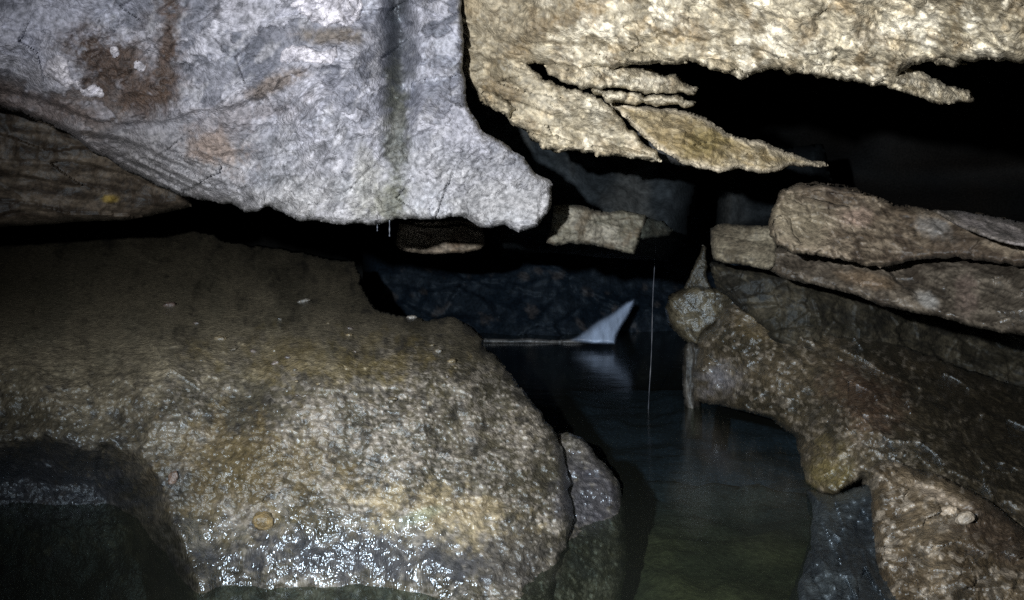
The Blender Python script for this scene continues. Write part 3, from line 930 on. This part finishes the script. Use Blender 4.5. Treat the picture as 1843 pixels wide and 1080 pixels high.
# ------------------------------------------------------------------ right-hand boulders
d_, t_ = slab_fns(14, (0.024, 0.022, 0.015), (0.058, 0.053, 0.038), (0.015, 0.014, 0.011), 170, 0.12, (110, 50))
s4 = relief('sloping_rock', [(1276, 470), (1330, 478), (1420, 490), (1560, 530), (1740, 580), (2100, 640), (2100, 900), (1740, 720), (1560, 690), (1400, 620), (1340, 560), (1290, 520)],
            TPS([(1290, 490, 4.1), (1400, 520, 3.9), (1500, 560, 4.0), (1560, 680, 4.1), (1740, 620, 4.45), (1800, 700, 4.3), (2100, 700, 4.2), (1340, 560, 3.95)]), 2.6, (20, 0.12), (60, 0.5), (3, 16), d_, t_,
            lambda P, x, y, s: 0.2 + 0 * x, 'slab', seed=15, zref=3.7)
tag(s4, 'dim olive rock face sloping away between the right boulder and the slabs', 'rock')


def disp_grit(s0, deg=10, big=0.05):
    def f(P, x, y, s):
        d1, d2, cid = worley(np.c_[P[:, 0] * 66 + 0.6 * fbm(P * 30, 2, s0), P[:, 2] * 70], s0 + 1)
        u, v = rot2(x, y, deg)
        return big * fbm(P * 3, 4, s0 + 2) + 0.02 * fbm(P * 10, 3, s0 + 3) + 0.013 * (0.6 - d1 ** 2) * (0.2 + cid) + 0.028 * facets(P, x, y, deg, 130, 50, s0 + 730)[0] + 0.05 * facets(P, x, y, deg, 70, 34, s0 + 740)[1] + 0.016 * fbm(P * 30, 3, s0 + 4, 0.6) + 0.008 * fbm(np.c_[u / 60, v / 9, 0 * x], 3, s0 + 5)
    return f


def tone_grit(s0, c0, c1, c2):
    def f(P, x, y, s):
        d1, d2, cid = worley(np.c_[P[:, 0] * 66 + 0.6 * fbm(P * 30, 2, s0), P[:, 2] * 70], s0 + 1)
        t = fbm(P * 6, 4, s0 + 6, 0.6)
        T = mixc(c0, c1, smooth(-0.4, 0.4, t))
        T = mixc(T, c2, 0.6 * smooth(0.6, 0.95, cid))
        return mixc(T, (0.045, 0.04, 0.03), 0.6 * smooth(0.1, 0.5, fbm(P * 18, 4, s0 + 7)))
    return f


R = [(1252, 624), (1262, 602), (1286, 580), (1298, 554), (1318, 542), (1349, 542), (1420, 556), (1500, 580), (1600, 612), (1700, 650), (1843, 700), (2250, 800), (2250, 1300), (1620, 1300),
     (1560, 1000), (1552, 862), (1520, 884), (1501, 898), (1474, 890), (1448, 868), (1442, 831), (1431, 788), (1392, 755), (1345, 743), (1299, 732), (1246, 724), (1240, 680)]
tg = tone_grit(180, (0.042, 0.036, 0.023), (0.10, 0.083, 0.055), (0.25, 0.225, 0.185))


def tone_R(P, x, y, s):
    T = tg(P, x, y, s)
    T = stain_or_shading(T, P, x, y, 1290, 680, 45, 40, 20, (0.20, 0.20, 0.23), 0.6, s=51)
    T = stain_or_shading(T, P, x, y, 1370, 590, 45, 26, 20, (0.17, 0.135, 0.075), 0.5, s=52)
    T = stain_or_shading(T, P, x, y, 1560, 720, 90, 60, 30, (0.085, 0.052, 0.036), 0.6, s=53)
    T = stain_or_shading(T, P, x, y, 1800, 780, 190, 150, 30, (0.035, 0.03, 0.02), 0.9, s=57)  # right flank darkened in colour, standing in for shadow under the slabs
    return stain_or_shading(T, P, x, y, 1490, 840, 40, 45, 0, (0.15, 0.125, 0.045), 0.6, s=54)


Rb_root = thing('boulder', 'gritty brown boulder with wet glints sloping into the pool on the right', 'boulder', 1490, 896, 2.9)
Rb = relief('rock_body', R, TPS([(1250, 640, 4.25), (1243, 722, 4.3), (1300, 555, 4.2), (1350, 545, 4.2), (1345, 742, 3.85), (1392, 754, 3.62), (1431, 788, 3.4), (1446, 860, 3.0), (1490, 896, 2.86), (1400, 650, 3.75),
                               (1500, 750, 3.2), (1430, 562, 4.15), (1560, 605, 4.05), (1700, 655, 3.95), (1843, 705, 3.8), (1600, 700, 3.3), (1600, 800, 2.85), (1760, 790, 3.1), (1843, 850, 2.95), (1700, 900, 2.6), (1560, 950, 2.75), (2250, 1000, 2.2), (2000, 1300, 2.0), (1620, 1300, 2.2)], 0.004),
             2.4, (26, 0.16), (140, 0.7), (3.5, 13), disp_grit(180, 28), tone_R,
             lambda P, x, y, s: 0.45 + 0.5 * np.exp(-((x - 1290) / 50) ** 2 - ((y - 680) / 40) ** 2), 'boulder', Rb_root, seed=16, zref=3.3)
stem = relief('flowstone_streak', [(1228, 626), (1244, 612), (1266, 622), (1264, 660), (1262, 730), (1264, 790), (1236, 790), (1227, 690)],
              lambda x, y: 4.32 - 0 * x, 2.2, (14, 0.08), (20, 0.15), (2, 12), lambda P, x, y, s: 0.03 * fbm(P * np.array([30, 30, 5]), 3, 191),
              lambda P, x, y, s: mixc((0.03, 0.028, 0.024), (0.085, 0.085, 0.08), smooth(0, 0.4, fbm(P * np.array([26, 26, 5]), 3, 192))), lambda P, x, y, s: 0.4 + 0 * x, 'slab', Rb_root, 17, 4.2)

R2 = [(1563, 846), (1585, 826), (1602, 824), (1641, 840), (1700, 858), (1780, 900), (1850, 960), (2250, 1100), (2250, 1350), (1640, 1350), (1598, 1082), (1580, 1034), (1571, 970), (1567, 893)]
tg2 = tone_grit(200, (0.085, 0.065, 0.04), (0.18, 0.145, 0.098), (0.42, 0.38, 0.32))


def tone_R2(P, x, y, s):
    T = tg2(P, x, y, s)
    T = stain_or_shading(T, P, x, y, 1690, 890, 60, 12, 22, (0.42, 0.36, 0.29), 0.6, s=55)
    return stain_or_shading(T, P, x, y, 1800, 960, 90, 60, 20, (0.07, 0.05, 0.035), 0.8, s=56)  # side turned from the torch: shade painted as a darker tone


R2b = relief('boulder', R2, TPS([(1563, 850, 2.62), (1600, 826, 2.68), (1570, 970, 2.35), (1600, 1080, 2.02), (1700, 860, 2.55), (1680, 960, 2.2), (1850, 960, 2.25), (1700, 1080, 1.92), (2250, 1200, 1.7), (1640, 1350, 1.8)]),
              2.3, (24, 0.14), (120, 0.5), (3, 13), disp_grit(200, -24, 0.04), tone_R2, lambda P, x, y, s: 0.4 + 0 * x, 'boulder', seed=18, zref=2.2)
tag(R2b, 'rough tan boulder with curved ridges in the bottom right corner', 'boulder')

wr = relief('wet_rock', [(1450, 880), (1500, 892), (1560, 870), (1620, 900), (1660, 1350), (1380, 1350), (1420, 1080), (1455, 980), (1460, 920)],
            TPS([(1460, 900, 2.80), (1560, 880, 2.7), (1480, 980, 2.38), (1580, 1000, 2.34), (1460, 1080, 2.08), (1600, 1080, 2.02), (1380, 1350, 2.0), (1660, 1350, 1.9)]), 2.6, (26, 0.14), (60, 0.3), (3, 14),
            disp_grit(220, 80, 0.03), lambda P, x, y, s: mixc((0.02, 0.025, 0.03), (0.05, 0.062, 0.07), smooth(-0.2, 0.5, fbm(P * 9, 4, 221))), lambda P, x, y, s: 0.5 + 0 * x, 'boulder', seed=19, zref=2.4)
tag(wr, 'dark blue-black wet rock at the water between the two right boulders', 'rock')

d_, t_ = slab_fns(50, (0.058, 0.052, 0.036), (0.115, 0.104, 0.072), (0.04, 0.034, 0.022), 230, 0.03, (90, 50))
knob_root = thing('round_stone', 'rounded olive stone with a pointed fin, beside the pool under the small block', 'rock', 1250, 610, 4.3)
knob = relief('rock_body', [(1197, 556), (1203, 533), (1226, 519), (1262, 514), (1290, 518), (1322, 521), (1352, 536), (1345, 560), (1302, 572), (1288, 588), (1264, 606), (1256, 624), (1236, 618), (1222, 604), (1204, 584)],
              TPS([(1197, 554, 4.45), (1240, 560, 4.18), (1300, 540, 4.3), (1255, 615, 4.35), (1345, 550, 4.35)]), 2.2, (14, 0.10), (40, 0.3), (4, 16), d_, t_, lambda P, x, y, s: 0.5 + 0 * x, 'boulder', knob_root, seed=20, zref=4.3)
relief('rock_fin', [(1264, 440), (1272, 446), (1272, 470), (1272, 495), (1284, 530), (1222, 530), (1240, 500), (1250, 478), (1258, 458)], lambda x, y: 4.42 + 0 * x, 2.2, (5, 0.04), (16, 0.14), (3, 14),
       d_, lambda P, x, y, s: 0.6 * t_(P, x, y, s), None, 'boulder', knob_root, 21, 4.4)

# ------------------------------------------------------------------ middle distance: block under the ceiling, ledge, shelf
d_, t_ = slab_fns(3, (0.10, 0.097, 0.076), (0.16, 0.154, 0.13), (0.075, 0.062, 0.043), 240, 0.025, (150, 14))
blk_root = thing('hanging_block', 'pale flat-faced block hanging below the ceiling in the middle distance', 'rock', 1070, 440, 3.45)
blk = relief('rock_body', [(997, 370), (1021, 368), (1048, 370), (1072, 378), (1097, 383), (1119, 378), (1139, 382), (1164, 387), (1162, 402), (1154, 420), (1150, 437), (1141, 458), (1125, 455), (1103, 449),
                               (1072, 442), (1027, 438), (1001, 443), (983, 437), (991, 414), (995, 388)], lambda x, y: 3.25 + 0.0006 * (x - 1070), 2.2, (9, 0.06), (40, 0.4), (2, 11), d_, t_, None, 'slab', blk_root, seed=22, zref=4.7)
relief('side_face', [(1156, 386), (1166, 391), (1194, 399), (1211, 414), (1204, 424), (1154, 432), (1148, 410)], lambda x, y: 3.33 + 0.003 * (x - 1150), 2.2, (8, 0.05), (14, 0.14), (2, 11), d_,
       lambda P, x, y, s: 0.42 * t_(P, x, y, s) * np.array([0.85, 1.0, 1.05]), None, 'slab', blk_root, 23, 4.9)  # shaded copy of the block's tone: this side's shade is in its colour

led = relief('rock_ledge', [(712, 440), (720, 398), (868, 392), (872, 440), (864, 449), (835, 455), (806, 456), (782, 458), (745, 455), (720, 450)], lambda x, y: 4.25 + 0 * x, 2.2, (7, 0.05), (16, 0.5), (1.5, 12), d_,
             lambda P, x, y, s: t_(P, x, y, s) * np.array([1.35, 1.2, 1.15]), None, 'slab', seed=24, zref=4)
tag(led, 'shadowed rock with a thin pale lit lip in the dark below the hanging rock', 'rock')

shelf = relief('water_shelf', [(860, 608), (920, 610), (950, 608), (1000, 612), (1030, 609), (1110, 613), (1112, 622), (1020, 620), (940, 620), (860, 619)], lambda x, y: 6.62 + 0 * x, 2.2, (5, 0.08), (9, 0.4), (1.4, 20), None,
               lambda P, x, y, s: mixc((0.05, 0.06, 0.07), (0.20, 0.21, 0.22), smooth(-0.3, 0.3, fbm(P * 4, 3, 251))), lambda P, x, y, s: 0.8 + 0 * x, 'slab', seed=25, zref=6.6)
tag(shelf, 'narrow pale rock shelf at the waterline along the far pool edge', 'rock')

# ------------------------------------------------------------------ falling water
def falls_material(name, col, alpha, soft=False):
    m = bpy.data.materials.new(name); m.use_nodes = True
    nt = m.node_tree; N = nt.nodes; L = nt.links
    b = N['Principled BSDF']
    b.inputs['Roughness'].default_value = 0.35
    geo = N.new('ShaderNodeNewGeometry')
    mp = N.new('ShaderNodeMapping'); mp.inputs['Rotation'].default_value = (0, math.radians(38), 0); mp.inputs['Scale'].default_value = (18, 4, 3)
    nz = N.new('ShaderNodeTexNoise'); nz.inputs['Scale'].default_value = 1.0; nz.inputs['Detail'].default_value = 3
    L.new(geo.outputs['Position'], mp.inputs[0]); L.new(mp.outputs[0], nz.inputs['Vector'])
    cr = N.new('ShaderNodeValToRGB')
    cr.color_ramp.elements[0].position = 0.3; cr.color_ramp.elements[0].color = (*[c * 0.75 for c in col], 1)
    cr.color_ramp.elements[1].position = 0.7; cr.color_ramp.elements[1].color = (*col, 1)
    L.new(nz.outputs['Fac'], cr.inputs[0]); L.new(cr.outputs[0], b.inputs['Base Color'])
    if soft:
        aw = N.new('ShaderNodeAttribute'); aw.attribute_name = 'wet'
        mu = N.new('ShaderNodeMath'); mu.operation = 'MULTIPLY'
        ml = N.new('ShaderNodeMapRange'); ml.inputs[1].default_value = 0.25; ml.inputs[2].default_value = 0.6; ml.inputs[3].default_value = 0.55
        L.new(nz.outputs['Fac'], ml.inputs[0]); L.new(aw.outputs['Fac'], mu.inputs[0]); L.new(ml.outputs[0], mu.inputs[1])
        L.new(mu.outputs[0], b.inputs['Alpha'])
    else:
        b.inputs['Alpha'].default_value = alpha
    return m


MAT['falls'] = falls_material('white_water', (0.50, 0.68, 1.0), 0.92, True)
MAT['thread'] = falls_material('water_thread', (0.10, 0.12, 0.16), 0.5)
falls = relief('waterfall', [(1014, 615), (1036, 602), (1058, 585), (1082, 571), (1104, 558), (1125, 543), (1144, 534), (1142, 550), (1133, 567), (1119, 590), (1112, 606), (1108, 621), (1070, 621), (1036, 618)],
               lambda x, y: 6.5 - 0.003 * (y - 540), 2.0, (10, 0.10), (14, 0.2), (1.2, 14), lambda P, x, y, s: 0.02 * fbm(np.c_[rot2(x, y, -42)[0] / 90, rot2(x, y, -42)[1] / 16, 0 * x], 2, 261), None, lambda P, x, y, s: smooth(0, 6, s) * smooth(-2, 18 * smooth(530, 600, y) + 5, linedist(x, y, [(1000, 622), (1024, 613), (1042, 601), (1062, 585), (1085, 572), (1106, 559), (1126, 544), (1142, 536)])[0] + 5 * fbm(P * 8, 2, 262)), 'falls', seed=26, zref=6.5)
tag(falls, 'small fan of blue-white water sliding into the far end of the pool', 'waterfall')


def tube(name, pts, radii, mat, n=10):
    pts = np.asarray(pts, float); V = []; q = []
    for k, p in enumerate(pts):
        for j in range(n):
            a = 2 * math.pi * j / n
            V.append(p + radii[k] * np.array([math.cos(a), math.sin(a), 0]))
    for k in range(len(pts) - 1):
        for j in range(n):
            q.append((k * n + j, k * n + (j + 1) % n, (k + 1) * n + (j + 1) % n, (k + 1) * n + j))
    m_ = len(pts)
    V.append(pts[0]); V.append(pts[-1])
    t = [(m_ * n, (j + 1) % n, j) for j in range(n)] + [(m_ * n + 1, (m_ - 1) * n + j, (m_ - 1) * n + (j + 1) % n) for j in range(n)]
    return mesh_object(name, np.array(V), [np.array(q), np.array(t)], mat)


yy = np.linspace(436, 740, 60)
xx = 1179 - (yy - 452) * 0.040 + 0.7 * np.sin(yy / 31)
th = tube('water_thread', unproject(xx, yy, 4.3 + 0.02 * np.sin(yy / 40)), 0.0023 + 0.0012 * np.sin(yy / 7.0) * np.sin(yy / 17.0), MAT['thread'])
tag(th, 'thin pale vertical thread of falling water right of the waterfall', 'water thread')
for lab, x_, ya, yb in (('longer fine water drip below the groove of the hanging rock', 701, 392, 426), ('short water drip with a drop, left of the longer drip', 679, 398, 416)):
    yy = np.linspace(ya, yb, 14)
    r = 0.0016 + 0.0012 * (np.arange(14) == 12) + 0.0008 * np.sin(np.arange(14))
    tag(tube('water_drip', unproject(x_ + 0 * yy, yy, 2.78 + 0 * yy), r, MAT['thread']), lab, 'drip', 'drips under the hanging rock')

# ------------------------------------------------------------------ loose pebbles
def pebble(rock, x, y, w, h, col, label, seed, deg=0):
    z = float(surf(rock)(np.array([x]), np.array([y]))[0])
    c = unproject(np.array([x]), np.array([y]), np.array([z]))[0]
    n, m = 18, 12
    A, B = np.meshgrid(np.linspace(0, 2 * np.pi, n, endpoint=False), np.linspace(-np.pi / 2, np.pi / 2, m))
    D = np.c_[(np.cos(A) * np.cos(B)).ravel(), (np.sin(A) * np.cos(B)).ravel(), np.sin(B).ravel()]
    D = D * (1 + 0.35 * fbm(D * 1.4 + seed, 3, 300 + seed))[:, None]
    D = np.sign(D) * np.abs(D) ** 0.85
    sx, sz = w / 2 / F_PX * z, h / 2 / F_PX * z
    Dx, Dz = rot2(D[:, 0] * sx, D[:, 2] * sz, deg)
    V = c + np.c_[Dx, D[:, 1] * 0.8 * sx - 0.002, Dz]
    i = np.arange(n * m).reshape(m, n); j = np.roll(i, -1, 1)
    q = np.stack([i[:-1], j[:-1], j[1:], i[1:]], -1).reshape(-1, 4)
    T = mixc(np.array(col) * 0.7, col, smooth(-0.3, 0.3, fbm(V * 60, 3, 310)))
    o = mesh_object('pebble', V, [q], MAT['boulder'], T, np.full(len(V), 0.3))
    return tag(o, label, 'pebble', 'loose pebbles on the boulders')


pebble(boul, 474, 937, 40, 28, (0.24, 0.185, 0.09), 'yellow pebble low on the front of the left boulder, above its wet foot', 1, 15)
pebble(boul, 397, 609, 22, 9, (0.17, 0.145, 0.095), 'flat straw-coloured pebble in the middle of the left boulder top', 2, 8)
pebble(boul, 305, 549, 22, 10, (0.13, 0.10, 0.085), 'pinkish pebble on the dim upper left of the left boulder', 3, -10)
pebble(boul, 545, 542, 26, 8, (0.15, 0.145, 0.13), 'pale flat pebble on the back of the left boulder near its notch', 4, -15)
pebble(boul, 741, 571, 18, 7, (0.26, 0.255, 0.24), 'small white pebble on the skyline of the left boulder', 5, 0)
pebble(boul, 312, 862, 18, 30, (0.15, 0.11, 0.085), 'upright pinkish pebble beside the dark recess of the left boulder', 6, 10)
pebble(R2b, 1706, 920, 28, 18, (0.44, 0.38, 0.30), 'pale pebble on the bottom right boulder, left of its twin', 7, -20)
pebble(R2b, 1736, 932, 34, 20, (0.38, 0.34, 0.28), 'pale pebble on the bottom right boulder, right of its twin', 8, -25)

rng = np.random.RandomState(4)
for k in range(26):
    px, py = rng.uniform(330, 830), rng.uniform(565, 720)
    if py < 590 and px > 760:
        continue
    w_ = 6 + 12 * rng.uniform(0, 1) ** 2.5
    c_ = np.array([(0.24, 0.20, 0.12), (0.17, 0.15, 0.11), (0.22, 0.19, 0.17)][k % 3]) * rng.uniform(0.4, 0.75)
    o = pebble(boul, px, py, w_, w_ * rng.uniform(0.35, 0.6), c_, 'tiny flat stone chip, one of many strewn over the left boulder top', 20 + k, rng.uniform(-20, 20))
    o.name = 'stone_chip'
    tag(o, None, 'stone chip', 'stone chips strewn over the left boulder')

for o in bpy.data.objects:
    if '_org' in o:
        del o['_org']
